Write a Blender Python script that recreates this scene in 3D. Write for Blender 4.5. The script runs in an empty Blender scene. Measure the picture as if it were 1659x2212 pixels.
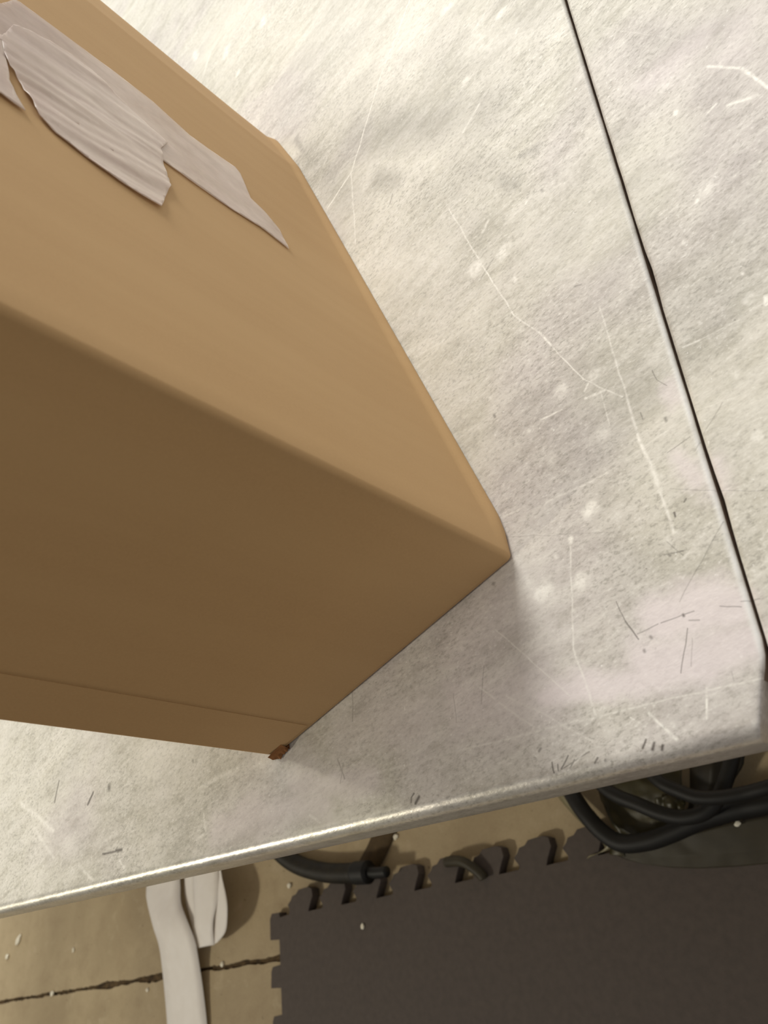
import bpy, bmesh, math, random
from mathutils import Vector, Matrix, noise

# ------------------------------------------------------------------ camera
EYE = Vector((0.0, 0.0, 1.16))
T = 0.88                                   # height of the steel tables
F_PX, CX, CY = 1661.0, 829.5, 1106.0
CAM_R = Matrix(((0.7352, -0.3926, -0.5525), (-0.0912, -0.8651, 0.4933), (-0.6716, -0.3123, -0.6718)))
right, up, back = CAM_R @ Vector((1, 0, 0)), CAM_R @ Vector((0, -1, 0)), CAM_R @ Vector((0, 0, -1))
scene = bpy.context.scene
col = scene.collection
cam = bpy.data.objects.new('camera', bpy.data.cameras.new('camera'))
col.objects.link(cam)
cam.matrix_world = Matrix.Translation(EYE) @ Matrix((right, up, back)).transposed().to_4x4()
cam.data.sensor_fit = 'VERTICAL'
cam.data.sensor_height = 36.0
cam.data.lens = 36.0 * F_PX / 2212.0
cam.data.clip_start = 0.01
cam.data.dof.use_dof = True
cam.data.dof.focus_distance = 0.42
cam.data.dof.aperture_fstop = 15.0
scene.camera = cam

# ------------------------------------------------------------------ light
world = bpy.data.worlds.new('hall')
scene.world = world
world.use_nodes = True
wn = world.node_tree.nodes['Background']
# ambient light shaped by direction: dimmed on the camera side for box-face contrast
wt = world.node_tree
tc_ = wt.nodes.new('ShaderNodeTexCoord'); sp_ = wt.nodes.new('ShaderNodeSeparateXYZ'); mr_ = wt.nodes.new('ShaderNodeMapRange')
wt.links.new(tc_.outputs['Generated'], sp_.inputs[0]); dv_ = wt.nodes.new('ShaderNodeVectorMath'); dv_.operation = 'DOT_PRODUCT'; dv_.inputs[1].default_value = (0.45, 0.89, 0.0)
wt.links.new(tc_.outputs['Generated'], dv_.inputs[0]); wt.links.new(dv_.outputs['Value'], mr_.inputs['Value'])
mr_.inputs['From Min'].default_value = -0.9; mr_.inputs['From Max'].default_value = 0.7
mr_.inputs['To Min'].default_value = 0.13; mr_.inputs['To Max'].default_value = 0.50
wt.links.new(mr_.outputs['Result'], wn.inputs[1])
wn.inputs[0].default_value = (1.0, 0.955, 0.92, 1)

def lamp(name, az, dist, height, size, size_y, power, color):
    l = bpy.data.lights.new(name, 'AREA')
    l.shape = 'RECTANGLE'; l.size = size; l.size_y = size_y
    l.energy = power; l.color = color
    o = bpy.data.objects.new(name, l); col.objects.link(o)
    c = Vector((-0.3, 0.2, T))
    p = c + Vector((math.cos(math.radians(az)) * dist, math.sin(math.radians(az)) * dist, height))
    o.location = p
    o.rotation_euler = (c - p).to_track_quat('-Z', 'Y').to_euler()
    return o
lamp('lamp_left', 157, 2.6, 2.3, 0.22, 0.22, 12.5, (1.0, 0.96, 0.76))
lamp('lamp_back', 93, 4.6, 3.1, 2.0, 0.8, 250, (1.0, 0.985, 0.925))
lamp('fill_front', 207, 2.6, 1.5, 0.3, 0.3, 28, (1.0, 0.93, 0.76))  # unseen fill, added to light the floor from the front left
scene.view_settings.view_transform = 'Standard'
scene.view_settings.look = 'None'
scene.view_settings.exposure = 0.0
scene.view_settings.gamma = 1.0
scene.view_settings.use_curve_mapping = False

# ------------------------------------------------------------------ helpers
def at(px, py, z):
    """where the photograph's pixel meets the horizontal plane z"""
    r = CAM_R @ Vector((px - CX, py - CY, F_PX))
    return EYE + r * ((z - EYE.z) / r.z)

def mesh_obj(name, verts, faces, m, parent=None, smooth=False, loc=(0, 0, 0)):
    me = bpy.data.meshes.new(name)
    loc = Vector(loc) if parent is None else Vector(parent.location)
    if parent is not None and parent.parent is not None:
        loc = Vector(parent.parent.location)
    me.from_pydata([tuple(Vector(v) - loc) for v in verts], [], faces)
    me.validate(); me.update()
    bm = bmesh.new(); bm.from_mesh(me)
    bmesh.ops.recalc_face_normals(bm, faces=bm.faces)
    bm.to_mesh(me); bm.free()
    if smooth:
        for p in me.polygons: p.use_smooth = True
    me.materials.append(m)
    o = bpy.data.objects.new(name, me); col.objects.link(o)
    if parent is None: o.location = loc
    else: o.parent = parent
    return o

def empty(name, loc):
    o = bpy.data.objects.new(name, None); col.objects.link(o)
    o.location = loc; o.empty_display_size = 0.05
    return o

def tag(o, label=None, cat=None, group=None, kind=None):
    if label: o['label'] = label
    if cat: o['category'] = cat
    if group: o['group'] = group
    if kind: o['kind'] = kind
    return o

def tube(pts, r, n=14, ribs=0.0, rib_pitch=0.006, step=0.003):
    """verts, faces of a tube through pts (Catmull-Rom), with optional ribs"""
    P = [Vector(p) for p in pts]
    path = []
    for i in range(len(P) - 1):
        p0, p1, p2, p3 = P[max(i-1, 0)], P[i], P[i+1], P[min(i+2, len(P)-1)]
        k = max(3, int((p2 - p1).length / step))
        for j in range(k):
            t = j / k
            path.append(0.5 * ((2*p1) + (p2-p0)*t + (2*p0-5*p1+4*p2-p3)*t*t + (3*p1-p0-3*p2+p3)*t*t*t))
    path.append(P[-1])
    V, Fc, s = [], [], 0.0
    for i, p in enumerate(path):
        d = (path[min(i+1, len(path)-1)] - path[max(i-1, 0)]).normalized()
        if i: s += (p - path[i-1]).length
        a = d.cross(Vector((0, 0, 1)))
        if a.length < 1e-3: a = Vector((1, 0, 0))
        a.normalize(); b = d.cross(a)
        rr = r * (1 + ribs * math.sin(2*math.pi*s/rib_pitch))
        for k in range(n):
            t = 2*math.pi*k/n
            V.append(p + a*math.cos(t)*rr + b*math.sin(t)*rr)
    for i in range(len(path)-1):
        for k in range(n):
            Fc.append((i*n+k, i*n+(k+1) % n, (i+1)*n+(k+1) % n, (i+1)*n+k))
    Fc.append(tuple(range(n))); Fc.append(tuple(range((len(path)-1)*n, len(path)*n)))
    return V, Fc

def box_vf(x0, x1, y0, y1, z0, z1):
    V = [(x, y, z) for z in (z0, z1) for y in (y0, y1) for x in (x0, x1)]
    return V, [(0,1,3,2), (4,5,7,6), (0,1,5,4), (2,3,7,6), (0,2,6,4), (1,3,7,5)]

# ------------------------------------------------------------------ materials
def srgb(r, g, b):
    return tuple((c/255/12.92 if c/255 <= 0.04045 else ((c/255+0.055)/1.055)**2.4) for c in (r, g, b)) + (1,)

class Mat:
    def __init__(s, name):
        s.m = bpy.data.materials.new(name); s.m.use_nodes = True
        s.t = s.m.node_tree; s.b = s.t.nodes['Principled BSDF']
        s.pos = s.t.nodes.new('ShaderNodeNewGeometry').outputs['Position']
    def n(s, kind, **kw):
        nd = s.t.nodes.new(kind)
        for k, v in kw.items(): setattr(nd, k, v)
        return nd
    def link(s, a, b): s.t.links.new(a, b)
    def noise(s, scale, detail=4, rough=0.55, vec=None, dist=0.0):
        nd = s.n('ShaderNodeTexNoise'); nd.inputs['Scale'].default_value = scale
        nd.inputs['Detail'].default_value = detail; nd.inputs['Roughness'].default_value = rough
        nd.inputs['Distortion'].default_value = dist
        s.link(vec or s.pos, nd.inputs['Vector']); return nd.outputs['Fac']
    def mapping(s, rot=(0,0,0), scale=(1,1,1)):
        r = s.n('ShaderNodeMapping'); r.inputs['Rotation'].default_value = rot; s.link(s.pos, r.inputs['Vector'])
        nd = s.n('ShaderNodeMapping'); nd.inputs['Scale'].default_value = scale
        s.link(r.outputs[0], nd.inputs['Vector']); return nd.outputs[0]
    def rng(s, v, a, b, c=0.0, d=1.0, smooth=False):
        nd = s.n('ShaderNodeMapRange'); s.link(v, nd.inputs['Value'])
        if smooth: nd.interpolation_type = 'SMOOTHSTEP'
        for k, x in zip(('From Min', 'From Max', 'To Min', 'To Max'), (a, b, c, d)): nd.inputs[k].default_value = x
        return nd.outputs['Result']
    def math(s, op, a, b=None):
        nd = s.n('ShaderNodeMath', operation=op)
        for i, x in enumerate((a, b)):
            if x is None: continue
            if isinstance(x, (int, float)): nd.inputs[i].default_value = x
            else: s.link(x, nd.inputs[i])
        return nd.outputs[0]
    def mix(s, f, a, b, blend='MIX'):
        nd = s.n('ShaderNodeMix', data_type='RGBA', blend_type=blend)
        for i, x in ((0, f), (6, a), (7, b)):
            if isinstance(x, (int, float)): nd.inputs[i].default_value = x
            elif isinstance(x, tuple): nd.inputs[i].default_value = x
            else: s.link(x, nd.inputs[i])
        return nd.outputs[2]
    def bump(s, h, strength, dist):
        nd = s.n('ShaderNodeBump'); nd.inputs['Strength'].default_value = strength
        nd.inputs['Distance'].default_value = dist; s.link(h, nd.inputs['Height'])
        s.link(nd.outputs[0], s.b.inputs['Normal']); return nd
    def set(s, **kw):
        for k, v in kw.items():
            k = k.replace('_', ' ')
            if isinstance(v, (int, float, tuple)): s.b.inputs[k].default_value = v
            else: s.link(v, s.b.inputs[k])

def mark_group():
    """node group: soft mask around the segment A-B on the horizontal plane"""
    g = bpy.data.node_groups.new('mark', 'ShaderNodeTree')
    for nm, ty in (('P', 'NodeSocketVector'), ('A', 'NodeSocketVector'), ('D', 'NodeSocketVector'),
                   ('Inv', 'NodeSocketFloat'), ('Inner', 'NodeSocketFloat'), ('Outer', 'NodeSocketFloat'),
                   ('Strength', 'NodeSocketFloat'), ('Prev', 'NodeSocketFloat')):
        g.interface.new_socket(nm, in_out='INPUT', socket_type=ty)
    g.interface.new_socket('Out', in_out='OUTPUT', socket_type='NodeSocketFloat')
    i = g.nodes.new('NodeGroupInput'); o = g.nodes.new('NodeGroupOutput')
    L = g.links.new
    def vm(op): n = g.nodes.new('ShaderNodeVectorMath'); n.operation = op; return n
    # each mark waits for the one before it, which keeps the compiled shader's memory small
    seq = vm('MULTIPLY_ADD'); L(i.outputs['Prev'], seq.inputs[0]); seq.inputs[1].default_value = (1e-9,)*3; L(i.outputs['P'], seq.inputs[2])
    sub = vm('SUBTRACT'); L(seq.outputs[0], sub.inputs[0]); L(i.outputs['A'], sub.inputs[1])
    dot = vm('DOT_PRODUCT'); L(sub.outputs[0], dot.inputs[0]); L(i.outputs['D'], dot.inputs[1])
    mul = g.nodes.new('ShaderNodeMath'); mul.operation = 'MULTIPLY'; mul.use_clamp = True
    L(dot.outputs['Value'], mul.inputs[0]); L(i.outputs['Inv'], mul.inputs[1])
    sc = vm('SCALE'); L(i.outputs['D'], sc.inputs[0]); L(mul.outputs[0], sc.inputs['Scale'])
    s2 = vm('SUBTRACT'); L(sub.outputs[0], s2.inputs[0]); L(sc.outputs[0], s2.inputs[1])
    ln = vm('LENGTH'); L(s2.outputs[0], ln.inputs[0])
    mr = g.nodes.new('ShaderNodeMapRange'); mr.interpolation_type = 'SMOOTHSTEP'
    L(ln.outputs['Value'], mr.inputs['Value']); L(i.outputs['Inner'], mr.inputs['From Min'])
    L(i.outputs['Outer'], mr.inputs['From Max']); L(i.outputs['Strength'], mr.inputs['To Min']); mr.inputs['To Max'].default_value = 0
    mx = g.nodes.new('ShaderNodeMath'); mx.operation = 'MAXIMUM'
    L(mr.outputs['Result'], mx.inputs[0]); L(i.outputs['Prev'], mx.inputs[1]); L(mx.outputs[0], o.inputs[0])
    return g
MARK = mark_group()

def marks(s, vec, items):
    """items: (x0,y0,x1,y1,width_px,strength[,soft]) measured on the photo, laid on the table top"""
    prev = None
    for it in items:
        x0, y0, x1, y1, w, k = it[:6]
        soft = it[6] if len(it) > 6 else 1.0
        a, b = at(x0, y0, T), at(x1, y1, T)
        # metres per pixel across the mark at that place
        mpp = (at((x0+x1)/2+4, (y0+y1)/2-3, T) - at((x0+x1)/2-4, (y0+y1)/2+3, T)).length / 10
        g = s.n('ShaderNodeGroup'); g.node_tree = MARK
        s.link(vec, g.inputs['P'])
        g.inputs['A'].default_value = (a.x, a.y, 0)
        d = b - a
        g.inputs['D'].default_value = (d.x, d.y, 0)
        g.inputs['Inv'].default_value = 1/max(d.length_squared, 1e-9)
        g.inputs['Outer'].default_value = w*mpp*0.75
        g.inputs['Inner'].default_value = w*mpp*0.25*(1-soft)
        g.inputs['Strength'].default_value = k
        if prev is not None: s.link(prev, g.inputs['Prev'])
        prev = g.outputs[0]
    return prev

BRIGHT = [
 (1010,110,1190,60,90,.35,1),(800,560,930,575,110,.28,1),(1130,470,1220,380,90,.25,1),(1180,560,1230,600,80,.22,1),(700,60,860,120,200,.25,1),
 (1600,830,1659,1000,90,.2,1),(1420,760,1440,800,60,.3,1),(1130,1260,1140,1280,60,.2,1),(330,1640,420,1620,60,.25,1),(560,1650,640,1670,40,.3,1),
 (885,0,820,170,4,.75),(820,170,760,370,4,.8),(760,370,708,450,5,.8),(758,370,768,525,4,.6),
 (970,450,1040,570,4,.6),(1040,570,1110,680,4,.8),(1110,680,1165,720,4,.6),(1163,718,1192,745,6,1),(1192,745,1215,772,4,.6),(1215,772,1260,820,4,.8),(1260,820,1345,858,4,.6),
 (1265,860,1308,843,8,1),(1168,906,1215,885,5,.9),(1262,845,1270,830,6,.8),
 (1295,660,1355,860,5,.5),(1355,860,1380,945,7,.65),(1380,945,1408,1005,10,.85),(1408,1005,1425,1060,14,.8),(1425,1060,1455,1150,9,.7),
 (1230,1160,1240,1400,5,.5),(1240,1400,1290,1545,6,.45),(1300,850,1315,920,4,.4),
 (1530,142,1600,146,10,.9),(1600,146,1625,165,12,1),(1625,165,1660,190,10,1),(1572,228,1635,205,13,.9),(1528,243,1545,225,9,.8),
 (1035,225,1000,285,8,.6),(1055,475,1043,500,9,.6),(1475,750,1510,735,6,.7),(1510,735,1600,690,4,.4),(1620,670,1659,650,5,.5),
 (1180,1085,1260,1050,6,.45),(1260,1050,1310,1022,5,.5),(1090,1115,1120,1100,6,.5),(900,770,960,735,7,.4),
 (1070,1360,1230,1500,4,.4),(1526,1485,1526,1550,6,1),(1402,1540,1460,1597,8,.9),(1360,1550,1385,1562,5,.6),
 (45,1735,115,1793,8,.6),(430,1700,515,1660,8,.45),(1030,1480,1150,1570,5,.35),(1090,1500,1280,1600,5,.3),
 (170,1870,200,1900,6,.4),(75,1790,120,1860,6,.3),(440,1760,445,1800,5,.5),(425,1813,445,1800,6,.6),
 (258,1860,268,1875,5,.6),(668,1760,690,1775,6,.5),(1225,1665,1270,1620,5,.5),
 (1278,1098,1272,1105,34,.8,.3),(1232,1165,1231,1172,13,1,.4),(1254,1250,1252,1262,28,.7,.3),(1178,1275,1170,1282,38,.75,.3),
 (1030,578,1025,584,34,.75,.3),(1092,535,1086,545,34,.7,.2),(1287,806,1283,812,30,.5,.2),(1215,838,1210,845,32,.6,.3),
 (1305,938,1300,942,28,.5,.2),(1620,642,1616,648,28,.5,.1),(1635,940,1636,941,32,.7,.2),(1655,640,1656,655,12,1,.3),
 (1460,240,1460,246,14,.9,.3),(1527,402,1524,408,36,.45,.1),(1192,988,1190,994,26,.5),(1590,803,1588,808,26,.5),(1137,750,1136,751,26,.4),
 (1137,436,1136,440,10,.9),(969,15,960,22,26,.7),(1085,25,1078,34,24,.7),(1008,170,1004,176,22,.6),(920,60,916,68,22,.6),(1118,65,1116,70,14,.9),
 (420,115,424,125,14,.8),(490,105,488,120,18,.8),(568,40,570,50,18,.7),(515,155,514,160,12,.8),(452,120,440,160,7,.5),
 (1605,590,1606,592,10,.8),(1478,520,1476,525,12,.7),(1505,432,1504,438,12,.8),(1640,350,1636,356,10,.8),(1110,600,1112,605,12,.8),
 (1240,1320,1240,1322,14,.5),(1140,930,1142,932,10,.5),(1060,860,1062,864,9,.5),(1200,1200,1202,1203,10,.5),(1350,770,1352,772,10,.4),
 (1500,90,1300,60,4,.2),(700,620,640,560,5,.2),(1475,900,1659,830,4,.3),(1350,990,1480,905,4,.3),
 (1660,1460,1300,1545,5,.5,1),(1300,1545,1000,1620,5,.35,1),(1000,1620,780,1680,5,.2,1),
]
DARK = [  # scratches and smudges; soft patches by the box's far corner paint its shadow
 (760,300,1060,235,130,.24,1),(660,340,740,430,90,.22,1),(980,1020,1250,1060,280,.13,1),(1150,880,1330,980,200,.10,1),(1380,110,1560,60,130,.14,1),
 (930,420,1100,330,120,.14,1),(1250,1150,1370,1230,160,.12,1),(120,1690,160,1640,50,.15,1),(160,1760,180,1820,50,.10,1),
 (127,1688,118,1733,4,.8),(201,1712,190,1738,5,.9),(222,1845,262,1837,4,.8),(250,1838,263,1836,6,.9),(235,1700,236,1703,10,.7),(417,1642,418,1644,6,.5),
 (894,1713,888,1722,4,.8),(888,1722,887,1733,4,.7),(905,1720,897,1735,7,.9),(760,1480,762,1560,3,.35),(730,1640,745,1680,4,.35),
 (1394,1598,1388,1617,5,.9),(1412,1605,1409,1619,8,.9),(1431,1610,1429,1619,7,.9),(1192,1645,1197,1668,4,.8),(1204,1650,1206,1664,3,.8),(1226,1632,1212,1660,4,.8),
 (1273,1625,1212,1662,3,.6),(1240,1642,1230,1660,4,.7),(1290,1637,1284,1647,5,.8),(1307,1640,1306,1642,6,.6),(1168,1617,1165,1622,6,.6),
 (1485,1358,1472,1455,3,.7),(1427,1346,1500,1320,3,.6),(1478,1328,1479,1330,8,.9),(1332,1300,1350,1340,3,.6),(1350,1340,1378,1382,4,.75),(1376,1370,1420,1348,3,.5),
 (1555,1308,1600,1312,3,.6),(1410,800,1420,820,3,.6),(1420,820,1440,832,3,.5),(1440,1170,1475,1200,3,.4),(1432,1198,1475,1190,4,.6),(1443,1197,1446,1199,9,.7),
 (1560,1125,1470,1300,3,.35),(1490,945,1440,980,3,.45),(1456,1108,1458,1116,6,.9),(1478,1085,1482,1078,5,.7),(1403,1376,1405,1378,9,.6),(1391,1406,1392,1408,8,.6),
 (1435,905,1437,910,9,.6),(1500,975,1560,870,3,.3),(1384,890,1388,905,4,.5),(1240,620,1255,615,6,.4),(1490,1340,1512,1339,4,.5),(1495,1380,1494,1440,3,.3),
 (1600,1300,1640,1295,3,.5),(1447,1056,1659,1060,3,.28),(1390,700,1410,690,4,.3),(1170,410,1172,413,9,.6),(1067,896,1069,900,8,.6),(848,420,842,440,5,.5),
 (640,300,655,330,16,.35),(655,330,640,350,14,.35),(1065,1262,1066,1263,9,.5),
 (1158,320,1130,335,34,.35,1),(1085,385,1110,395,55,.30,1),(820,385,850,400,60,.28,1),(1065,560,1040,600,5,.3),
 (1330,1150,1100,1160,3,.25),(1310,1170,1340,1230,3,.25),(1580,1450,1585,1470,3,.3),(1040,1520,1045,1440,3,.3),(980,1500,985,1560,3,.25),
 (735,1690,742,1650,3,.3),(905,880,950,860,4,.2),(1225,720,1360,620,3,.2),(1330,560,1380,520,3,.25),(1440,610,1480,590,3,.25),
]

PALE = [  # pale lilac patches with edges of their own
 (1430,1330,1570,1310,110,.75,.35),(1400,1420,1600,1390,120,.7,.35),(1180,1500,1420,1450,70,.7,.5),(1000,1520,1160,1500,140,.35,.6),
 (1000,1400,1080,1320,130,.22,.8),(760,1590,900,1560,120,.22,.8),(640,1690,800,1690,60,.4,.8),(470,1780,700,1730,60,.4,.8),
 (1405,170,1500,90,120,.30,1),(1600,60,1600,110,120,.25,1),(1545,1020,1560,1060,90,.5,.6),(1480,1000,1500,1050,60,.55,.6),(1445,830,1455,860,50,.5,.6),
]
_g = at(1262, 1292, T) - at(1250, 1300, T)
GR = math.pi/2 - math.atan2(_g.y, _g.x)          # lay of the grain in the sheet
def steel(DARK, BRIGHT, PALE=()):
    s = Mat('galvanised_steel')
    fl = s.n('ShaderNodeVectorMath', operation='MULTIPLY'); s.link(s.pos, fl.inputs[0]); fl.inputs[1].default_value = (1, 1, 0)
    p = fl.outputs[0]
    # slight wobble so that scratches are not ruler-straight
    nz = s.n('ShaderNodeTexNoise'); nz.inputs['Scale'].default_value = 60; s.link(p, nz.inputs['Vector'])
    sb = s.n('ShaderNodeVectorMath', operation='SUBTRACT'); s.link(nz.outputs['Color'], sb.inputs[0]); sb.inputs[1].default_value = (.5, .5, .5)
    sc = s.n('ShaderNodeVectorMath', operation='SCALE'); s.link(sb.outputs[0], sc.inputs[0]); sc.inputs['Scale'].default_value = 0.0022
    ad = s.n('ShaderNodeVectorMath', operation='ADD'); s.link(p, ad.inputs[0]); s.link(sc.outputs[0], ad.inputs[1])
    fl2 = s.n('ShaderNodeVectorMath', operation='MULTIPLY'); s.link(ad.outputs[0], fl2.inputs[0]); fl2.inputs[1].default_value = (1, 1, 0)
    wob = fl2.outputs[0]
    nz2 = s.n('ShaderNodeTexNoise'); nz2.inputs['Scale'].default_value = 45; nz2.inputs['Detail'].default_value = 5; s.link(p, nz2.inputs['Vector'])
    sb2 = s.n('ShaderNodeVectorMath', operation='SUBTRACT'); s.link(nz2.outputs['Color'], sb2.inputs[0]); sb2.inputs[1].default_value = (.5, .5, .5)
    sc2 = s.n('ShaderNodeVectorMath', operation='SCALE'); s.link(sb2.outputs[0], sc2.inputs[0]); sc2.inputs['Scale'].default_value = .022
    ad2 = s.n('ShaderNodeVectorMath', operation='ADD'); s.link(p, ad2.inputs[0]); s.link(sc2.outputs[0], ad2.inputs[1])
    fl3 = s.n('ShaderNodeVectorMath', operation='MULTIPLY'); s.link(ad2.outputs[0], fl3.inputs[0]); fl3.inputs[1].default_value = (1, 1, 0)
    wob2 = fl3.outputs[0]
    cloud = s.noise(11, 5, 0.6, dist=0.4)
    patch = s.noise(34, 4, 0.6)
    brush = s.noise(130, 4, 0.65, s.mapping(rot=(0, 0, GR), scale=(1, .3, 1)))
    fine = s.noise(720, 3, 0.7, s.mapping(rot=(0, 0, GR), scale=(1, .5, 1)))
    speck = s.noise(420, 2, 0.5)
    c = s.mix(s.rng(cloud, .32, .68), srgb(190, 186, 173), srgb(228, 224, 211))
    c = s.mix(s.rng(patch, .35, .7, 0, .5), c, srgb(222, 219, 211))
    # purplish bare patches
    pur = s.rng(s.noise(7, 3, .5, s.mapping(scale=(1, 1, 1), rot=(0, 0, 1))), .50, .62, 0, .5)
    c = s.mix(pur, c, srgb(206, 197, 199))
    c = s.mix(s.rng(brush, .42, .66, 0, .5), c, srgb(238, 234, 226))
    c = s.mix(s.rng(brush, .45, .28, 0, .30), c, srgb(160, 154, 140))
    grainmask = s.rng(s.noise(9, 2, .5, s.mapping(rot=(0, 0, 2))), .35, .65, .35, 1)
    c = s.mix(s.math('MULTIPLY', s.rng(fine, .48, .34, 0, .62), grainmask), c, srgb(150, 146, 136))
    c = s.mix(s.math('MULTIPLY', s.rng(fine, .56, .70, 0, .7), grainmask), c, srgb(248, 245, 238))
    c = s.mix(s.rng(speck, .73, .78, 0, .7), c, srgb(250, 248, 242))
    c = s.mix(s.rng(speck, .235, .20, 0, .4), c, srgb(90, 82, 74))
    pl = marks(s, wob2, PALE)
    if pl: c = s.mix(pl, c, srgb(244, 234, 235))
    sx = s.n('ShaderNodeSeparateXYZ'); s.link(s.pos, sx.inputs[0])
    # worn bright along the left sheet's edge at the joint
    dse = s.math('SUBTRACT', s.math('ADD', s.math('MULTIPLY', sx.outputs['Y'], .0375), -.0714), sx.outputs['X'])
    wear = s.math('MULTIPLY', s.rng(dse, .0032, .0004, 0, 1, True), s.rng(dse, -.0008, -.0002, 0, 1))
    wear = s.math('MULTIPLY', wear, s.rng(s.noise(90, 3, .6), .3, .55, .45, 1))
    c = s.mix(s.math('MULTIPLY', wear, s.rng(sx.outputs['Y'], .34, .2, .3, 1)), c, srgb(255, 254, 250))
    brk = s.rng(s.noise(300, 3, .6), .38, .55, .35, 1)
    dk = marks(s, wob, DARK)
    if dk: c = s.mix(s.math('MULTIPLY', dk, .85), c, srgb(62, 52, 46))
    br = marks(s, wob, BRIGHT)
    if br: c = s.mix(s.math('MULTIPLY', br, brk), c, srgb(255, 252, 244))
    hsum = s.math('ADD', s.math('MULTIPLY', fine, .5), s.math('MULTIPLY', brush, 1.0))
    hsum = s.math('ADD', hsum, s.math('MULTIPLY', patch, 2.5))
    s.bump(hsum, .35, .0005)
    # the rolled front edge is rubbed smooth
    edge = s.rng(sx.outputs['Y'], .0570, .0540, 0, 1, True)
    rough = s.math('ADD', s.rng(patch, .3, .7, .54, .64), s.math('MULTIPLY', edge, -.22))
    s.set(Base_Color=c, Metallic=s.rng(edge, 0, 1, .12, .5), Roughness=rough)
    s.b.inputs['Specular IOR Level'].default_value = .3
    return s.m
MARKS_M = []
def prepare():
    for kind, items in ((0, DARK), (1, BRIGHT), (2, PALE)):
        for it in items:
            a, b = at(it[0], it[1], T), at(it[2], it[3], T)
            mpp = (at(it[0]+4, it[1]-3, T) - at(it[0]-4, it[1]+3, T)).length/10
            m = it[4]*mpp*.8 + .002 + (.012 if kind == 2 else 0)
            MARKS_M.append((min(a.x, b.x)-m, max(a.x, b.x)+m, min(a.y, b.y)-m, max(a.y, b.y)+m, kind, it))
def steel_tiles(me, off):
    """one steel, written once per 7 cm tile so that each tile only computes its own marks"""
    tiles = {}
    for p in me.polygons:
        c = p.center + off
        tiles.setdefault((math.floor(c.x/.07), math.floor(c.y/.07)), []).append(p)
    cache = {}
    me.materials.clear()
    for key, polys in tiles.items():
        vs = [me.vertices[i].co + off for p in polys for i in p.vertices]
        x0, x1, y0, y1 = min(v.x for v in vs), max(v.x for v in vs), min(v.y for v in vs), max(v.y for v in vs)
        ids = tuple(i for i, q in enumerate(MARKS_M) if q[0] < x1 and q[1] > x0 and q[2] < y1 and q[3] > y0)
        if ids not in cache:
            if not ids: m = M_STEEL
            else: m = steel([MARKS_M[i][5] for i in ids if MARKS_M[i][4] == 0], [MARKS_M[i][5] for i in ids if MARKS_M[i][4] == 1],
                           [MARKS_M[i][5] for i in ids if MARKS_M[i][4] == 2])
            me.materials.append(m); cache[ids] = len(me.materials)-1
        for p in polys: p.material_index = cache[ids]

def cardboard():
    s = Mat('kraft_cardboard')
    a = s.noise(5, 3, .5); f = s.noise(900, 2, .6)
    vert = s.noise(60, 2, .5, s.mapping(scale=(1, 1, .04)))
    c = s.mix(s.rng(a, .35, .65), srgb(194, 159, 113), srgb(202, 168, 122))
    c = s.mix(s.rng(vert, .3, .7, 0, .25), c, srgb(180, 142, 98))
    c = s.mix(s.rng(f, .3, .7, 0, .35), c, srgb(205, 168, 122))
    s.bump(f, .12, .0003)
    s.set(Base_Color=c, Roughness=.78)
    s.b.inputs['Specular IOR Level'].default_value = .3
    return s.m

def simple(name, c1, c2, scale, rough=.6, detail=4, bump=0.0, bscale=400, metal=0.0, spec=.5):
    s = Mat(name)
    c = s.mix(s.rng(s.noise(scale, detail), .3, .7), srgb(*c1), srgb(*c2))
    if bump: s.bump(s.noise(bscale, 3), bump, .001)
    s.set(Base_Color=c, Roughness=rough, Metallic=metal)
    s.b.inputs['Specular IOR Level'].default_value = spec
    return s.m

def tape_mat(name, alpha=.8):
    s = Mat(name)
    st = s.noise(120, 4, .6, s.mapping(scale=(1, 1, .18)))
    bl = s.noise(26, 4, .6)
    c = s.mix(s.rng(st, .35, .7, .2, .8), srgb(230, 209, 199), srgb(242, 226, 212))
    s.bump(s.math('ADD', s.noise(70, 4, .6, s.mapping(scale=(1, 1, .25))), bl), .22, .0010)
    s.set(Base_Color=c, Roughness=.34, Alpha=s.rng(bl, .3, .7, alpha-.16, min(1, alpha+.12)))
    return s.m

def floor_mat():
    s = Mat('dusty_floor')
    big = s.noise(3.5, 4, .6, dist=.5); mid = s.noise(16, 5, .65); f = s.noise(240, 3, .6)
    c = s.mix(s.rng(big, .35, .65), srgb(170, 152, 120), srgb(190, 172, 138))
    c = s.mix(s.rng(mid, .5, .75, 0, .55), c, srgb(158, 138, 108))
    c = s.mix(s.rng(mid, .42, .25, 0, .4), c, srgb(214, 198, 166))
    c = s.mix(s.rng(f, .3, .7, 0, .15), c, srgb(120, 100, 76))
    c = s.mix(s.rng(s.noise(70, 2, .5), .70, .76, 0, .5), c, srgb(112, 94, 70))
    s.bump(mid, .2, .002)
    s.set(Base_Color=c, Roughness=.7)
    return s.m

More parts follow.
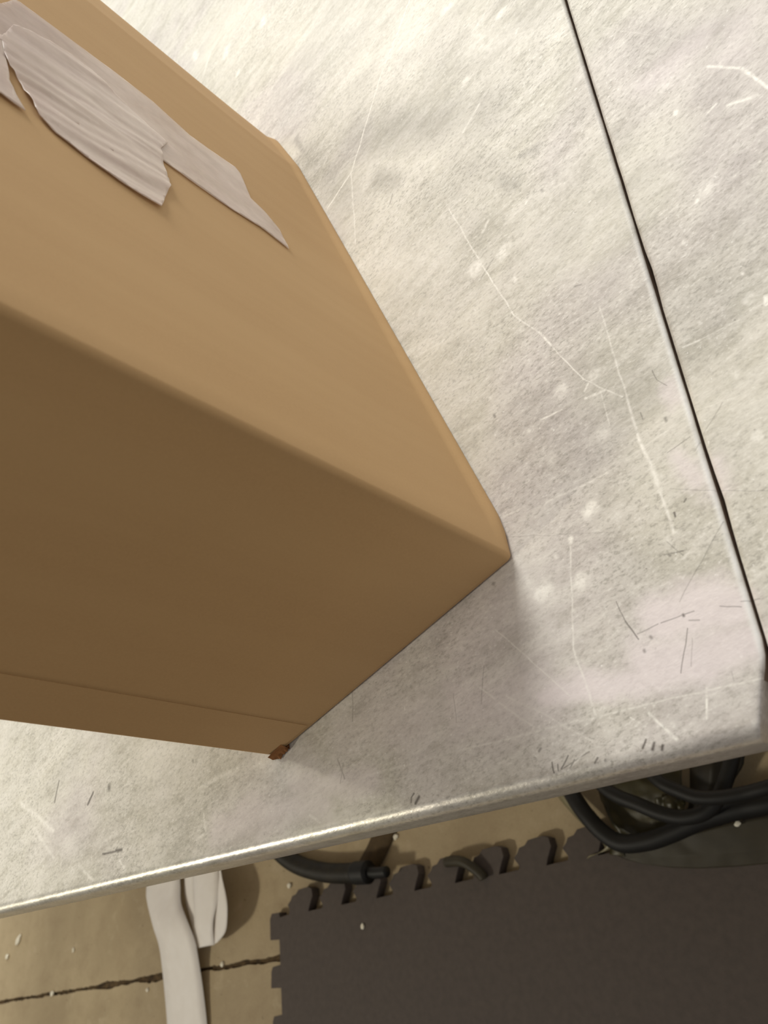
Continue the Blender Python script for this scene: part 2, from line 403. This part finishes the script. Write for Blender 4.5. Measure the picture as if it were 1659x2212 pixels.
prepare()
M_STEEL = steel([], []); M_CARD = cardboard()
M_EDGE = simple('torn_cardboard', (120, 76, 36), (150, 100, 54), 400, .9)
M_TAPE = tape_mat('clear_tape', .58); M_LOOSE = tape_mat('loose_tape', .72)
M_FLOOR = floor_mat()
M_DIRT = simple('joint_dirt', (48, 36, 22), (104, 84, 56), 60, .95)
M_JOINT = simple('joint_brown', (118, 98, 84), (150, 132, 116), 90, .8)
M_MAT = simple('foam_rubber', (84, 76, 71), (92, 83, 77), 90, .75, bump=.35, bscale=700, spec=.35)
M_PAPER = simple('white_liner_paper', (246, 240, 232), (252, 247, 240), 30, .55)
M_HOSE = simple('black_rubber', (26, 22, 12), (40, 34, 20), 60, .6)
M_CUFF = simple('dark_cuff', (9, 8, 5), (16, 14, 10), 60, .6)
M_STRAP = simple('brown_webbing', (70, 54, 28), (86, 68, 38), 90, .8)
M_BAG = simple('grey_plastic_film', (54, 49, 27), (74, 68, 42), 25, .42)
M_HEM = simple('cloudy_plastic_hem', (120, 112, 84), (146, 138, 108), 40, .4)
M_RUB = simple('olive_rubber_sheet', (50, 44, 27), (60, 53, 34), 40, .6)
M_FRAME = simple('painted_steel_frame', (90, 90, 88), (110, 108, 104), 40, .5, metal=.6)
M_CRUMB = simple('white_chip', (235, 228, 205), (250, 245, 228), 200, .7)

# ------------------------------------------------------------------ floor: two slabs with a dirty joint between
rnd = random.Random(4)
JA, JB = at(0, 2165, 0), at(600, 2070, 0)
jd = (JB - JA).normalized(); jn = Vector((-jd.y, jd.x, 0))
def joint_line(off, seed):
    pts = []
    s = -9.0
    while s < 9.0:
        near = -0.8 < s < 2.6
        p = JA + jd*s
        w = 0.0038 + (.010*max(0, noise.noise(Vector((s*6, 3.1, 0)))) if near else 0)
        w += .0030*noise.noise(Vector((s*90, seed, 0))) + .003*noise.noise(Vector((s*17, seed+5, 0)))
        pts.append(p + jn*(off*w) + Vector((0, 0, 0)))
        s += .008 if near else .4
    return pts
V, Fc = [], []
for sgn, seed in ((1, 0.0), (-1, 7.7)):
    ln = joint_line(sgn, seed); n0 = len(V)
    for p in ln:
        V += [p, p + jn*sgn*7, p - Vector((0, 0, .03))]
    for i in range(len(ln)-1):
        a = n0 + i*3
        Fc += [(a, a+1, a+4, a+3), (a, a+3, a+5, a+2)]
fl = mesh_obj('floor', V, Fc, M_FLOOR)
tag(fl, 'dusty tan floor of two slabs meeting at a dark joint', 'floor', kind='structure')
gV, gF = [], []
lnA = joint_line(1.6, 0.0); lnB = joint_line(-1.6, 7.7)
for i, (p, q) in enumerate(zip(lnA, lnB)):
    z = -.006 + .005*noise.noise(Vector((i*.05, 2, 0)))
    gV += [Vector((p.x, p.y, min(z, -.0012))), Vector((q.x, q.y, min(z, -.0012)))]
    if i: gF.append((2*i-2, 2*i-1, 2*i+1, 2*i))
j = mesh_obj('trim_1', gV, gF, M_DIRT)
tag(j, 'dark dirt packed in the joint between the floor slabs', 'floor joint', kind='structure')

# ------------------------------------------------------------------ steel tables
YF = .0490
def seam_x(y):
    return -.0714 + .0375*y
def zdip(y):                                # the sheet dips a little towards its rolled front edge
    if y > .074: return 0.0
    t = min(1, (.074-y)/.018); return -.0002*t*t
R_N = .0058
prof = []                                   # (y, z) from behind to the front and down the lip
ys = [1.55, 1.2, .9] + [.7 - .012*i for i in range(50)]
ys = [y for y in ys if y > .082] + [.082, .076, .072, .068, .064, .060, .0565]
for y in ys: prof.append((y, T + zdip(y)))
zc = T - .0002 - R_N
for k in range(0, 11):
    a = math.radians(90 + 9*k)
    prof.append((YF + R_N + R_N*math.cos(a)*1.0, zc + R_N*math.sin(a)))
prof += [(YF, T-.016), (YF+.0002, T-.0235), (YF+.0012, T-.0252), (YF+.0030, T-.0256), (YF+.0050, T-.0250), (YF+.0052, T-.018)]

def table(name, side, x_far, label):
    xc = x_far/2
    root = empty(name, (xc, .8, 0))
    tag(root, label, 'table', 'steel work tables side by side')
    V, Fc = [], []
    cols = [(0, -.022), (0, -.0016), (-.0003, -.0007), (-.0008, -.0002), (-.0018, 0), (-.004, 0)]
    nfar = 40
    for (y, z) in prof:
        base = seam_x(y)
        wob = .00025*noise.noise(Vector((y*40, side*3.0, 0))) + .0002*noise.noise(Vector((y*160, side*9.0, 0)))
        if side > 0:
            base += .0011 + wob
            u = y % .118
            if u < .035 and y < .3: base += .0009*(1 - abs(u-.0175)/.0175)   # filed burrs
        else:
            base += wob
            if y < .0775: base -= (.0775-y)*.35
        row = []
        for dx, dz in cols:
            zz = z + dz
            row.append((base + dx*(-side if side > 0 else 1), y, zz))
        xi = row[-1][0]
        for k in range(1, nfar+1):
            t = (k/nfar)**1.5
            x = xi + (x_far - xi)*t
            wave = .00012*noise.noise(Vector((x*9, y*9, side))) if y > .09 else 0
            row.append((x, y, z + wave))
        V += row
    n = len(cols) + nfar
    for i in range(len(prof)-1):
        for k in range(n-1):
            Fc.append((i*n+k, i*n+k+1, (i+1)*n+k+1, (i+1)*n+k))
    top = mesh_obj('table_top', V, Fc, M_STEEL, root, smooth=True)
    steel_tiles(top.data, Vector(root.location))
    top.data.materials.append(M_JOINT)          # browner tone down in the joint between the two tables
    for p in top.data.polygons:
        c = p.center + root.location
        if c.z < T-.0025 and c.y > .062 and abs(c.x - seam_x(c.y)) < .004: p.material_index = len(top.data.materials)-1
    # underframe and legs
    xs = sorted((seam_x(.3) + side*.06, x_far - side*.08))
    for x in xs:
        for y in (.36, 1.42):
            mesh_obj('leg', *box_vf(x-.02, x+.02, y-.02, y+.02, 0, T-.03), M_FRAME, root)
    for y in (.36, 1.42):
        mesh_obj('rail', *box_vf(xs[0]-.02, xs[1]+.02, y-.018, y+.018, T-.075, T-.0305), M_FRAME, root)
    return root
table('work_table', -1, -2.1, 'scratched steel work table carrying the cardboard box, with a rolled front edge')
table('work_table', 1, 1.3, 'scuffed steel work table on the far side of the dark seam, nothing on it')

# ------------------------------------------------------------------ cardboard box
A2 = at(1112, 1205, T)
U = Vector((math.cos(math.radians(107.7)), math.sin(math.radians(107.7)), 0))   # along the tape face
W = Vector((math.cos(math.radians(197.7)), math.sin(math.radians(197.7)), 0))   # along the dark face
NL = -W; ND = -U
LU, LW, HB = .489, .1744, .33
UF, WF = .4145, .0060                     # a crease and the bent flank beyond it
def flare(h):                             # the foot of the box spreads a little
    return .0016*math.exp(-h/.022) + .0030*max(0, 1 - h/.0085)
def face_w(u, h):
    w = -flare(h)*min(1, u/.02)
    if u > UF: w += WF*(u-UF)/(LU-UF)
    return w
def corner_round(u0, w0, ru, su, sw, n=6):
    """points of a rounded corner, centre at (u0+su*r, w0+sw*r)"""
    return u0, w0, ru, su, sw
def ring(z, inset, rc3):
    """perimeter points (u,w) at a height"""
    def arc(cu, cw, r, a0, a1, n):
        return [(cu + r*math.cos(math.radians(a0+(a1-a0)*i/n)), cw + r*math.sin(math.radians(a0+(a1-a0)*i/n))) for i in range(n+1)]
    m = inset
    pts = []
    r2, r3, r4, r1 = .0030, rc3, .006, .0022
    h = (z - T)/HB
    pts += arc(m+r2, m+r2, r2, 180, 270, 5)                      # corner c2 (near, between both faces)
    nU = 40
    for t in [i/nU for i in range(1, nU)] + [.99, .997]:          # tape face up to the crease
        u = m+r2 + (UF-m-r2)*t
        pts.append((u, m + face_w(u, z-T)))
    for t in (.012, .03, .1, .2, .3, .4, .5, .6, .7, .8, .9):
        u = UF + (LU-m-r3*.8-UF)*t; pts.append((u, m + face_w(u, z-T)))
    dw = WF - flare(z-T)
    pts += [(cu, cw + dw) for cu, cw in arc(LU-m-r3, m+r3, r3, 284, 360, 8)]   # corner c3
    for i in range(1, 10): pts.append((LU-m, m+r3+dw + (LW-2*m-r3-dw-r4)*i/10))
    pts += arc(LU-m-r4, LW-m-r4, r4, 0, 90, 5)
    for i in range(1, 10): pts.append((LU-m-r4 - (LU-2*m-r4-r1)*i/10, LW-m))
    pts += arc(m+r1, LW-m-r1, r1, 90, 180, 5)                    # corner c1
    nW = 24
    for i in range(1, nW):
        t = i/nW; pts.append((m + .0016*math.sin(math.pi*t)*math.sin(math.pi*h)*0 , LW-m-r1 - (LW-2*m-r1-r2)*t))
    return [A2 + U*u + W*w + Vector((0, 0, z - A2.z)) for u, w in pts]
BOX = root = empty('cardboard_box', (A2.x + (U*LU/2 + W*LW/2).x, A2.y + (U*LU/2 + W*LW/2).y, T))
tag(root, 'tall brown cardboard box with torn clear tape standing on the steel table', 'box')
levels = [(0.0003, .0016), (.0008, .0006), (.0016, .0001), (.004, 0), (.0065, 0), (.0085, 0), (.0105, 0), (.015, 0), (.022, 0)] + [(.022 + (HB-.026)*i/26, 0) for i in range(1, 27)] + [(HB-.002, .001), (HB-.0005, .0025)]
V, Fc = [], []
for dz, ins in levels:
    g = min(1, dz/.02)
    R3 = ring(T + dz, ins, .0060 + .004*(1-g))
    n = len(R3); V += R3
for i in range(len(levels)-1):
    for k in range(n):
        Fc.append((i*n+k, i*n+(k+1) % n, (i+1)*n+(k+1) % n, (i+1)*n+k))
Fc.append(tuple(range(n))); Fc.append(tuple(range((len(levels)-1)*n, len(levels)*n)))
bx = mesh_obj('carton_body', V, Fc, M_CARD, root, smooth=True)
for p in bx.data.polygons:
    if len(p.vertices) > 4: p.use_smooth = False

fV, fF = [], []
for k in range(13):
    for i, (w_, o_) in enumerate(((.1432, .0), (.1432, .0002), (.153, .0002), (.163, .0002), (.1722, .0002), (.1722, .0))):
        q = A2 + W*w_ - U*(o_ + .00005) + Vector((0, 0, T - A2.z + .004 + (HB-.008)*k/12)); fV.append(q)
for k in range(12):
    for i in range(5): fF.append((k*6+i, k*6+i+1, k*6+i+7, k*6+i+6))
mesh_obj('glue_flap', fV, fF, M_CARD, root)

def face_uv(px, py):
    """photo pixel -> (u, height) on the tape face"""
    r = CAM_R @ Vector((px - CX, py - CY, F_PX))
    q = EYE + r * ((A2 - EYE).dot(NL) / r.dot(NL))
    return (q - A2).dot(U), q.z - T
def face_pt(u, h, off):
    b = -face_w(u, h)
    return A2 + U*u + Vector((0, 0, T + h - A2.z)) + NL*(b + off)

def film(name, outline, m, parent, off, step=.0025, thick=.0004):
    """a torn piece of tape: filled outline, subdivided, raised off the carton by off(u,h)"""
    uv = [face_uv(x, y) for x, y in outline]
    # densify and roughen the outline
    pts = []
    for i in range(len(uv)):
        a, b = Vector(uv[i]), Vector(uv[(i+1) % len(uv)])
        k = max(1, int((b-a).length/.004))
        for j in range(k):
            p = a.lerp(b, j/k)
            if j: p += Vector((noise.noise(Vector((p.x*300, p.y*300, 1)))*.0005, noise.noise(Vector((p.x*300, p.y*300, 5)))*.0005))
            pts.append(p)
    bm = bmesh.new()
    vs = [bm.verts.new((p.x, p.y, 0)) for p in pts]
    for i in range(len(vs)): bm.edges.new((vs[i], vs[(i+1) % len(vs)]))
    bmesh.ops.triangle_fill(bm, edges=bm.edges[:], use_beauty=True)
    # cut by a grid so that the sheet can bend
    lo = (min(p.x for p in pts), min(p.y for p in pts)); hi = (max(p.x for p in pts), max(p.y for p in pts))
    for ax, nrm in ((0, (1, 0, 0)), (1, (0, 1, 0))):
        v = lo[ax] + step
        while v < hi[ax]:
            co = (v, 0, 0) if ax == 0 else (0, v, 0)
            bmesh.ops.bisect_plane(bm, geom=bm.verts[:] + bm.edges[:] + bm.faces[:], plane_co=co, plane_no=nrm)
            v += step
    bm.verts.index_update()
    V = [face_pt(v.co.x, v.co.y, off(v.co.x, v.co.y)) for v in bm.verts]
    Fc = [tuple(v.index for v in f.verts) for f in bm.faces]
    bm.free()
    o = mesh_obj(name, V, Fc, m, parent, smooth=True)
    sd = o.modifiers.new('thickness', 'SOLIDIFY'); sd.thickness = thick; sd.offset = 0
    return o

flat = [(-60,-30),(0,12),(30,2),(42,8),(120,64),(250,160),(330,222),(409,295),(450,325),(506,363),(517,376),(530,405),(540,430),(570,460),
        (603,498),(622,540),(590,515),(560,492),(502,456),(422,401),(346,346),(300,318),(200,240),(90,170),(0,110),(-60,70)]
tp = film('packing_tape', flat, M_TAPE, root, lambda u, h: .0007 + .0004*noise.noise(Vector((u*60, h*25, 0))))
tag(tp, 'whitish clear packing tape stuck flat on the carton')
loose = [(-60,60),(0,85),(25,59),(60,72),(105,93),(150,122),(194,156),(235,198),(270,228),(337,295),(359,314),(344,325),(348,354),(359,388),(364,409),(356,426),
         (344,452),(295,422),(211,363),(118,291),(80,253),(42,186),(10,135),(0,95),(-60,60.5)]
def lift(u, h):
    # folds running down the strip, the torn lower tip stands off
    uc, _ = face_uv(240, 250)
    w = .0012 + .0014*abs(noise.noise(Vector((u*95 + h*14, h*16, 2)))) + .0004*math.sin(u*210 + h*60)
    return w + .0006*noise.noise(Vector((u*40, h*40, 8)))
lp = film('loose_tape', loose, M_LOOSE, root, lift)
tag(lp, 'loose wrinkled tape peeling off over the flat piece')
frag = [(-70,60),(0,92),(8,127),(12,155),(15,181),(32,213),(51,245),(25,228),(0,209),(-70,170)]
fp = film('tape_scrap', frag, M_LOOSE, root, lambda u, h: .0015 + .0015*noise.noise(Vector((u*50, h*30, 4))))

# torn crushed corner at the foot of the box
C1 = A2 + W*LW
rr = random.Random(2)
V, Fc = [], []
base = Vector((C1.x, C1.y, T))
dvec = (W*0.8 - U*.6).normalized()
n = 11
for i in range(n):
    t = i/(n-1)
    p = base + W*(-.012 + .0115*t) - U*(.0002 + .0010*t)
    hgt = .0005 + rr.random()*.0014
    reach = .0004 + rr.random()*.0018 + .0006*math.sin(math.pi*t)
    V += [p + Vector((0, 0, .0065)), p - U*.0012 + Vector((0, 0, .0032)), p - U*reach + Vector((0, 0, .0002 + hgt*.3)), p + U*.002 + Vector((0, 0, .0002))]
for i in range(n-1):
    a = i*4
    Fc += [(a, a+1, a+5, a+4), (a+1, a+2, a+6, a+5), (a+2, a+3, a+7, a+6)]
tc = mesh_obj('torn_corner', V, Fc, M_EDGE, root)
tag(tc, 'frayed orange-brown torn corner at the foot')

# ------------------------------------------------------------------ foam mat with puzzle teeth
ang = math.radians(1.3)
EX = Vector((math.cos(ang), math.sin(ang), 0)); EY = Vector((-math.sin(ang), math.cos(ang), 0))
O = Vector((-1.3175, .0770, 0)); P = .0905; NT = 13; DT = .033
out = []
def corner(s, t): out.append((s, t))
def bez(pts): out.extend(pts)
# top edge, left to right: a half tooth at the corner, then dovetail gaps
out += [(-.026, -.001), (-.020, .008), (.002, .0075), (.004, -.001), (.032, .001), (.034, .010), (.029, .018)]
for k in range(NT):
    g0 = .0860 + P*k                       # left foot of gap k
    j1, j2 = .002*noise.noise(Vector((k*1.7, 0, 3))), .002*noise.noise(Vector((k*1.7, 5, 3)))
    out += [(g0-.048+j1, DT-.008), (g0-.043, DT-.001), (g0-.032, DT+.001), (g0-.024, DT+.008+j1), (g0+.004, DT+.0095), (g0+.014, DT+.005), (g0+.015+j2, DT-.008), (g0+.006, .010), (g0+.001, 0),
            (g0+.040+j1, .001), (g0+.042, .006), (g0+.034+j2, .019)]
S1 = .086 + P*NT
out += [(S1, .010), (S1+.004, -1.1)]
# left side, from below upwards
lo_t = -1.10
out += [(0, lo_t)]
LP = .0815
k = 13
while k >= 0:
    t1 = -.001 - LP*k                      # upper end of a tooth
    t0 = t1 - .0385
    if k == 0:
        out += [(.0005, t0), (-.0265, t0+.001)]
    else:
        out += [(.0005, t0), (-.0285, t0+.0010), (-.0265, t1-.010), (-.022, t1-.002), (.0005, t1)]
    k -= 1
def clean(pts):
    r = []
    for p in pts:
        if not r or (Vector(p) - Vector(r[-1])).length > 1e-4: r.append(p)
    return r
out = clean(out)
MT = .020
bm = bmesh.new()
bot = [bm.verts.new(O + EX*s + EY*t + Vector((0, 0, .0005))) for s, t in out]
f = bm.faces.new(bot)
bmesh.ops.triangulate(bm, faces=[f])
ex = bmesh.ops.extrude_face_region(bm, geom=bm.faces[:])
bmesh.ops.translate(bm, verts=[v for v in ex['geom'] if isinstance(v, bmesh.types.BMVert)], vec=(0, 0, MT))
bmesh.ops.recalc_face_normals(bm, faces=bm.faces)
me = bpy.data.meshes.new('foam_mat'); bm.to_mesh(me); bm.free(); me.materials.append(M_MAT)
mo = O + EX*.6 - EY*.55
me.transform(Matrix.Translation(-mo))
mt = bpy.data.objects.new('foam_mat', me); col.objects.link(mt); mt.location = mo
bv = mt.modifiers.new('soft', 'BEVEL'); bv.width = .0012; bv.segments = 2; bv.limit_method = 'ANGLE'; bv.angle_limit = math.radians(50)
tag(mt, 'dark grey foam floor mat with puzzle teeth along its edges', 'mat')

# ------------------------------------------------------------------ paper strips on the floor
def ribbon(name, rows, m, parent=None, sub=6, thick=.0004):
    """rows: (xl, yl, zl, xr, yr, zr) photo pixel and true height of the two edges"""
    L = [at(r[0], r[1], r[2]) for r in rows]; Rr = [at(r[3], r[4], r[5]) for r in rows]
    def cr(P, i, t):
        p0, p1, p2, p3 = P[max(i-1, 0)], P[i], P[i+1], P[min(i+2, len(P)-1)]
        return 0.5*((2*p1) + (p2-p0)*t + (2*p0-5*p1+4*p2-p3)*t*t + (3*p1-p0-3*p2+p3)*t*t*t)
    V, Fc = [], []
    cnt = 0
    for i in range(len(rows)-1):
        for j in range(sub + (1 if i == len(rows)-2 else 0)):
            l, r = cr(L, i, j/sub), cr(Rr, i, j/sub)
            for k in range(5):
                V.append(l.lerp(r, k/4) + Vector((0, 0, .0025*math.sin(math.pi*k/4))))
            cnt += 1
    for i in range(cnt-1):
        for k in range(4): Fc.append((i*5+k, i*5+k+1, i*5+k+6, i*5+k+5))
    o = mesh_obj(name, V, Fc, m, parent, smooth=True, loc=(V[0] if parent is None else (0, 0, 0)))
    sd = o.modifiers.new('thickness', 'SOLIDIFY'); sd.thickness = thick; sd.offset = 0
    return o
p1 = ribbon('paper_strip', [
    (322,1850,.012, 384,1835,.014), (316,1922,.020, 389,1906,.022), (318,1950,.030, 391,1950,.030), (330,2000,.045, 405,1990,.040),
    (343,2042,.040, 421,2032,.034), (350,2090,.022, 431,2086,.020), (356,2150,.012, 440,2148,.012), (361,2212,.008, 447,2212,.008), (363,2290,.004, 452,2290,.004)], M_PAPER)
tag(p1, 'long white paper strip running out across the floor joint', 'paper strip')
p2 = empty('paper_strip', at(440, 2000, 0))
tag(p2, 'short looped white paper strip curled beside the long strip', 'paper strip')
ribbon('strip_front', [(416,1850,.030, 466,1840,.034), (418,1905,.034, 472,1890,.040), (419,1960,.036, 470,1940,.042), (421,2010,.030, 460,1995,.040), (427,2048,.022, 463,2041,.026)], M_PAPER, p2)
ribbon('strip_curl', [(468,1840,.034, 472,1838,.050), (474,1890,.036, 478,1888,.058), (465,1940,.030, 489,1940,.062), (459,1985,.026, 491,1975,.058), (459,2020,.022, 487,2012,.048), (462,2041,.020, 470,2036,.028)], M_PAPER, p2)
ribbon('strip_back', [(398,1850,.010, 418,1840,.028), (398,1915,.010, 420,1900,.028), (402,1950,.009, 421,1950,.030), (415,2000,.010, 423,2000,.026), (425,2045,.014, 429,2044,.020)], M_PAPER, p2)

# ------------------------------------------------------------------ hose and strap under the table edge
hs = empty('rubber_hose', at(700, 1880, 0))
tag(hs, 'thick ribbed black hose curving out under the table edge', 'hose')
HR = .0185
hp = [at(x, y, z) for x, y, z in ((520,1690,HR),(560,1770,HR),(598,1832,HR),(640,1866,HR),(700,1884,.028),(760,1886,.038),(792,1884,.041))]
mesh_obj('hose_tube', *tube(hp, HR-.001, 18, .035, .0055, .0011), M_HOSE, hs, smooth=True)
mesh_obj('hose_cuff', *tube([at(x, y, .0415) for x, y in ((768,1885.5),(780,1885),(796,1884))], HR+.0015, 18), M_CUFF, hs, smooth=True)
mesh_obj('hose_spigot', *tube([at(x, y, .0415) for x, y in ((794,1884),(812,1885),(836,1883))], .0095, 14), M_CUFF, hs, smooth=True)
st = ribbon('webbing_strap', [(830,1720,.003, 885,1725,.003), (803,1808,.003, 852,1803,.003), (780,1855,.003, 832,1850,.003), (764,1888,.003, 808,1893,.003)], M_STRAP, thick=.003)
tag(st, 'flat brown strap lying diagonally by the hose end', 'strap')
V, Fc = tube([at(965, 1862, .024), at(1000, 1862, .034), at(1036, 1886, .030), at(1045, 1898, .027)], .0085, 10)
sc_ = mesh_obj('foam_scrap', V, Fc, M_RUB, smooth=True, loc=at(1000, 1870, .02))
tag(sc_, 'small olive foam scrap lying across the mat teeth', 'foam scrap')

# ------------------------------------------------------------------ cables, film and sheet under the right end
def patchmesh(name, rows, m, parent=None, amp=.006, freq=22, seed=0, sub=10, thick=.0008):
    """crumpled sheet through a grid of (px, py, height)"""
    Pp = [[at(*q) for q in r] for r in rows]
    nr, nc = len(Pp), len(Pp[0])
    V, Fc = [], []
    nR, nC = (nr-1)*sub+1, (nc-1)*sub+1
    for i in range(nR):
        a = min(i//sub, nr-2); s = i/sub - a
        for j_ in range(nC):
            b = min(j_//sub, nc-2); t = j_/sub - b
            p = (Pp[a][b]*(1-s)*(1-t) + Pp[a+1][b]*s*(1-t) + Pp[a][b+1]*(1-s)*t + Pp[a+1][b+1]*s*t)
            p = p + Vector((0, 0, amp*(abs(noise.noise(Vector((p.x*freq, p.y*freq, seed))))*1.6 + .4*noise.noise(Vector((p.x*freq*3, p.y*freq*3, seed))))))
            V.append(p)
    for i in range(nR-1):
        for j_ in range(nC-1): Fc.append((i*nC+j_, i*nC+j_+1, (i+1)*nC+j_+1, (i+1)*nC+j_))
    o = mesh_obj(name, V, Fc, m, parent, smooth=True, loc=(V[0] if parent is None else (0, 0, 0)))
    sd = o.modifiers.new('thickness', 'SOLIDIFY'); sd.thickness = thick; sd.offset = 1
    return o
sheet = patchmesh('rubber_sheet', [
    [(1330,1846,.022), (1420,1826,.030), (1500,1800,.032), (1580,1778,.032), (1720,1750,.030)],
    [(1350,1856,.022), (1430,1852,.026), (1500,1848,.028), (1580,1842,.028), (1720,1825,.026)],
    [(1390,1866,.0215), (1450,1874,.0215), (1510,1876,.0215), (1590,1872,.0215), (1720,1860,.0215)]], M_RUB, amp=.003, freq=14, seed=3, thick=.001)
tag(sheet, 'dull olive rubber sheet laid over the corner of the mat', 'sheet')
bag = empty('plastic_bag', at(1400, 1760, 0))
tag(bag, 'crumpled dull plastic bag among black cables under the table', 'bag')
patchmesh('bag_body', [
    [(1290,1690,.024), (1380,1640,.034), (1474,1600,.03)],
    [(1300,1730,.024), (1390,1700,.040), (1474,1690,.034)],
    [(1330,1790,.024), (1410,1775,.034), (1476,1750,.030)],
    [(1350,1818,.024), (1420,1815,.025), (1474,1790,.024)]], M_BAG, bag, amp=.006, freq=24, seed=1)
patchmesh('bag_neck', [
    [(1418,1724,.044), (1452,1716,.048), (1486,1716,.044)],
    [(1420,1746,.040), (1455,1748,.046), (1480,1742,.040)],
    [(1452,1760,.036), (1468,1768,.040), (1478,1760,.036)],
    [(1458,1785,.030), (1470,1790,.032), (1476,1786,.030)]], M_BAG, bag, amp=.005, freq=60, seed=6)
ribbon('bag_hem', [(1190,1690,.024, 1216,1690,.030), (1206,1722,.024, 1228,1716,.034), (1240,1762,.026, 1254,1748,.036), (1278,1800,.026, 1292,1782,.036),
                   (1306,1828,.026, 1320,1808,.034), (1292,1842,.025, 1318,1834,.028), (1268,1856,.024, 1276,1846,.025)], M_HEM, bag)
ribbon('bag_fold', [(1300,1806,.026, 1330,1818,.036), (1318,1830,.024, 1340,1834,.030), (1316,1846,.023, 1352,1850,.024)], M_BAG, bag)
def cable(name, pts, r, label, m=M_CUFF):
    V, Fc = tube([at(*p) for p in pts], r, 12)
    return tag(mesh_obj(name, V, Fc, m, smooth=True, loc=at(pts[0][0], pts[0][1], 0)), label, 'cable')
cable('power_cable', [(1100,1500,.012), (1180,1610,.013), (1222,1690,.03), (1240,1722,.052), (1266,1760,.058), (1304,1800,.058), (1345,1822,.058), (1400,1817,.058), (1450,1800,.058), (1520,1770,.058), (1600,1748,.058), (1720,1722,.055), (2000,1640,.013)], .0125,
      'thick black cable sweeping round the plastic bag to the right')
cable('power_cable', [(1150,1500,.012), (1220,1600,.02), (1275,1668,.07), (1320,1712,.084), (1380,1738,.086), (1430,1758,.086), (1480,1766,.086), (1530,1750,.086), (1562,1700,.084), (1590,1600,.07), (1600,1480,.012)], .0100,
      'black cable crossing over the top of the plastic bag')
cable('power_cable', [(1330,1520,.012), (1370,1620,.08), (1420,1684,.108), (1470,1710,.110), (1520,1724,.110), (1600,1716,.108), (1720,1684,.10), (1900,1640,.012)], .0090,
      'thin black cable passing above the bag neck')
pouch = patchmesh('cloth_bag', [
    [(1490,1600,.02), (1540,1590,.034), (1620,1580,.02)],
    [(1492,1680,.024), (1540,1660,.040), (1608,1650,.024)],
    [(1490,1730,.026), (1530,1720,.038), (1572,1710,.026)],
    [(1484,1764,.026), (1510,1758,.030), (1548,1750,.026)]], M_HOSE, amp=.006, freq=16, seed=12)
tag(pouch, 'dark limp cloth bag slumped behind the black cables', 'bag')

# ------------------------------------------------------------------ chips and crumbs
def chip(px, py, z, size, stretch, ang_, label):
    r_ = random.Random(int(px*7+py))
    bm = bmesh.new(); bmesh.ops.create_icosphere(bm, subdivisions=2, radius=1)
    c = at(px, py, z)
    for v in bm.verts:
        k = 1 + .35*noise.noise(v.co*1.3 + Vector((px, py, 0)))
        v.co = Vector((v.co.x*size*stretch*k, v.co.y*size*k, v.co.z*size*.55*k))
    zmin = min(v.co.z for v in bm.verts)
    bmesh.ops.translate(bm, verts=bm.verts, vec=(0, 0, -zmin))
    bmesh.ops.rotate(bm, verts=bm.verts, cent=(0, 0, 0), matrix=Matrix.Rotation(ang_, 3, 'Z'))
    me = bpy.data.meshes.new('chip'); bm.to_mesh(me); bm.free(); me.materials.append(M_CRUMB)
    o = bpy.data.objects.new('crumb', me); col.objects.link(o); o.location = c
    return tag(o, label, 'crumb')
chip(42, 2030, 0, .0075, 2.1, .9, 'largest white crumb on the floor by the left border')
chip(18, 2066, 0, .0065, 1.2, .2, 'round white crumb just below the largest crumb')
chip(115, 2146, 0, .006, 1.2, .5, 'white crumb sitting in the dark floor joint')
chip(160, 2052, 0, .004, 1.5, 1.2, 'faint crumb between the table edge and the floor joint')
chip(482, 2083, 0, .005, 1.1, .4, 'crumb on the joint between paper loop and mat')
chip(627, 1913, 0, .0050, 1.1, .4, 'white crumb beside the black hose and mat corner')
chip(785, 2001, .0205, .0038, 1.3, 1.4, 'lone pale crumb on top of the dark foam mat')
chip(856, 1808, 0, .005, 1.2, .1, 'crumb by the brown strap at the table edge')
chip(320, 2138, 0, .004, 1.3, .1, 'tiny crumb left of the long paper strip below the joint')
chip(1594, 1780, .038, .0035, 1.2, .3, 'yellowish crumb on the olive sheet by the cable')
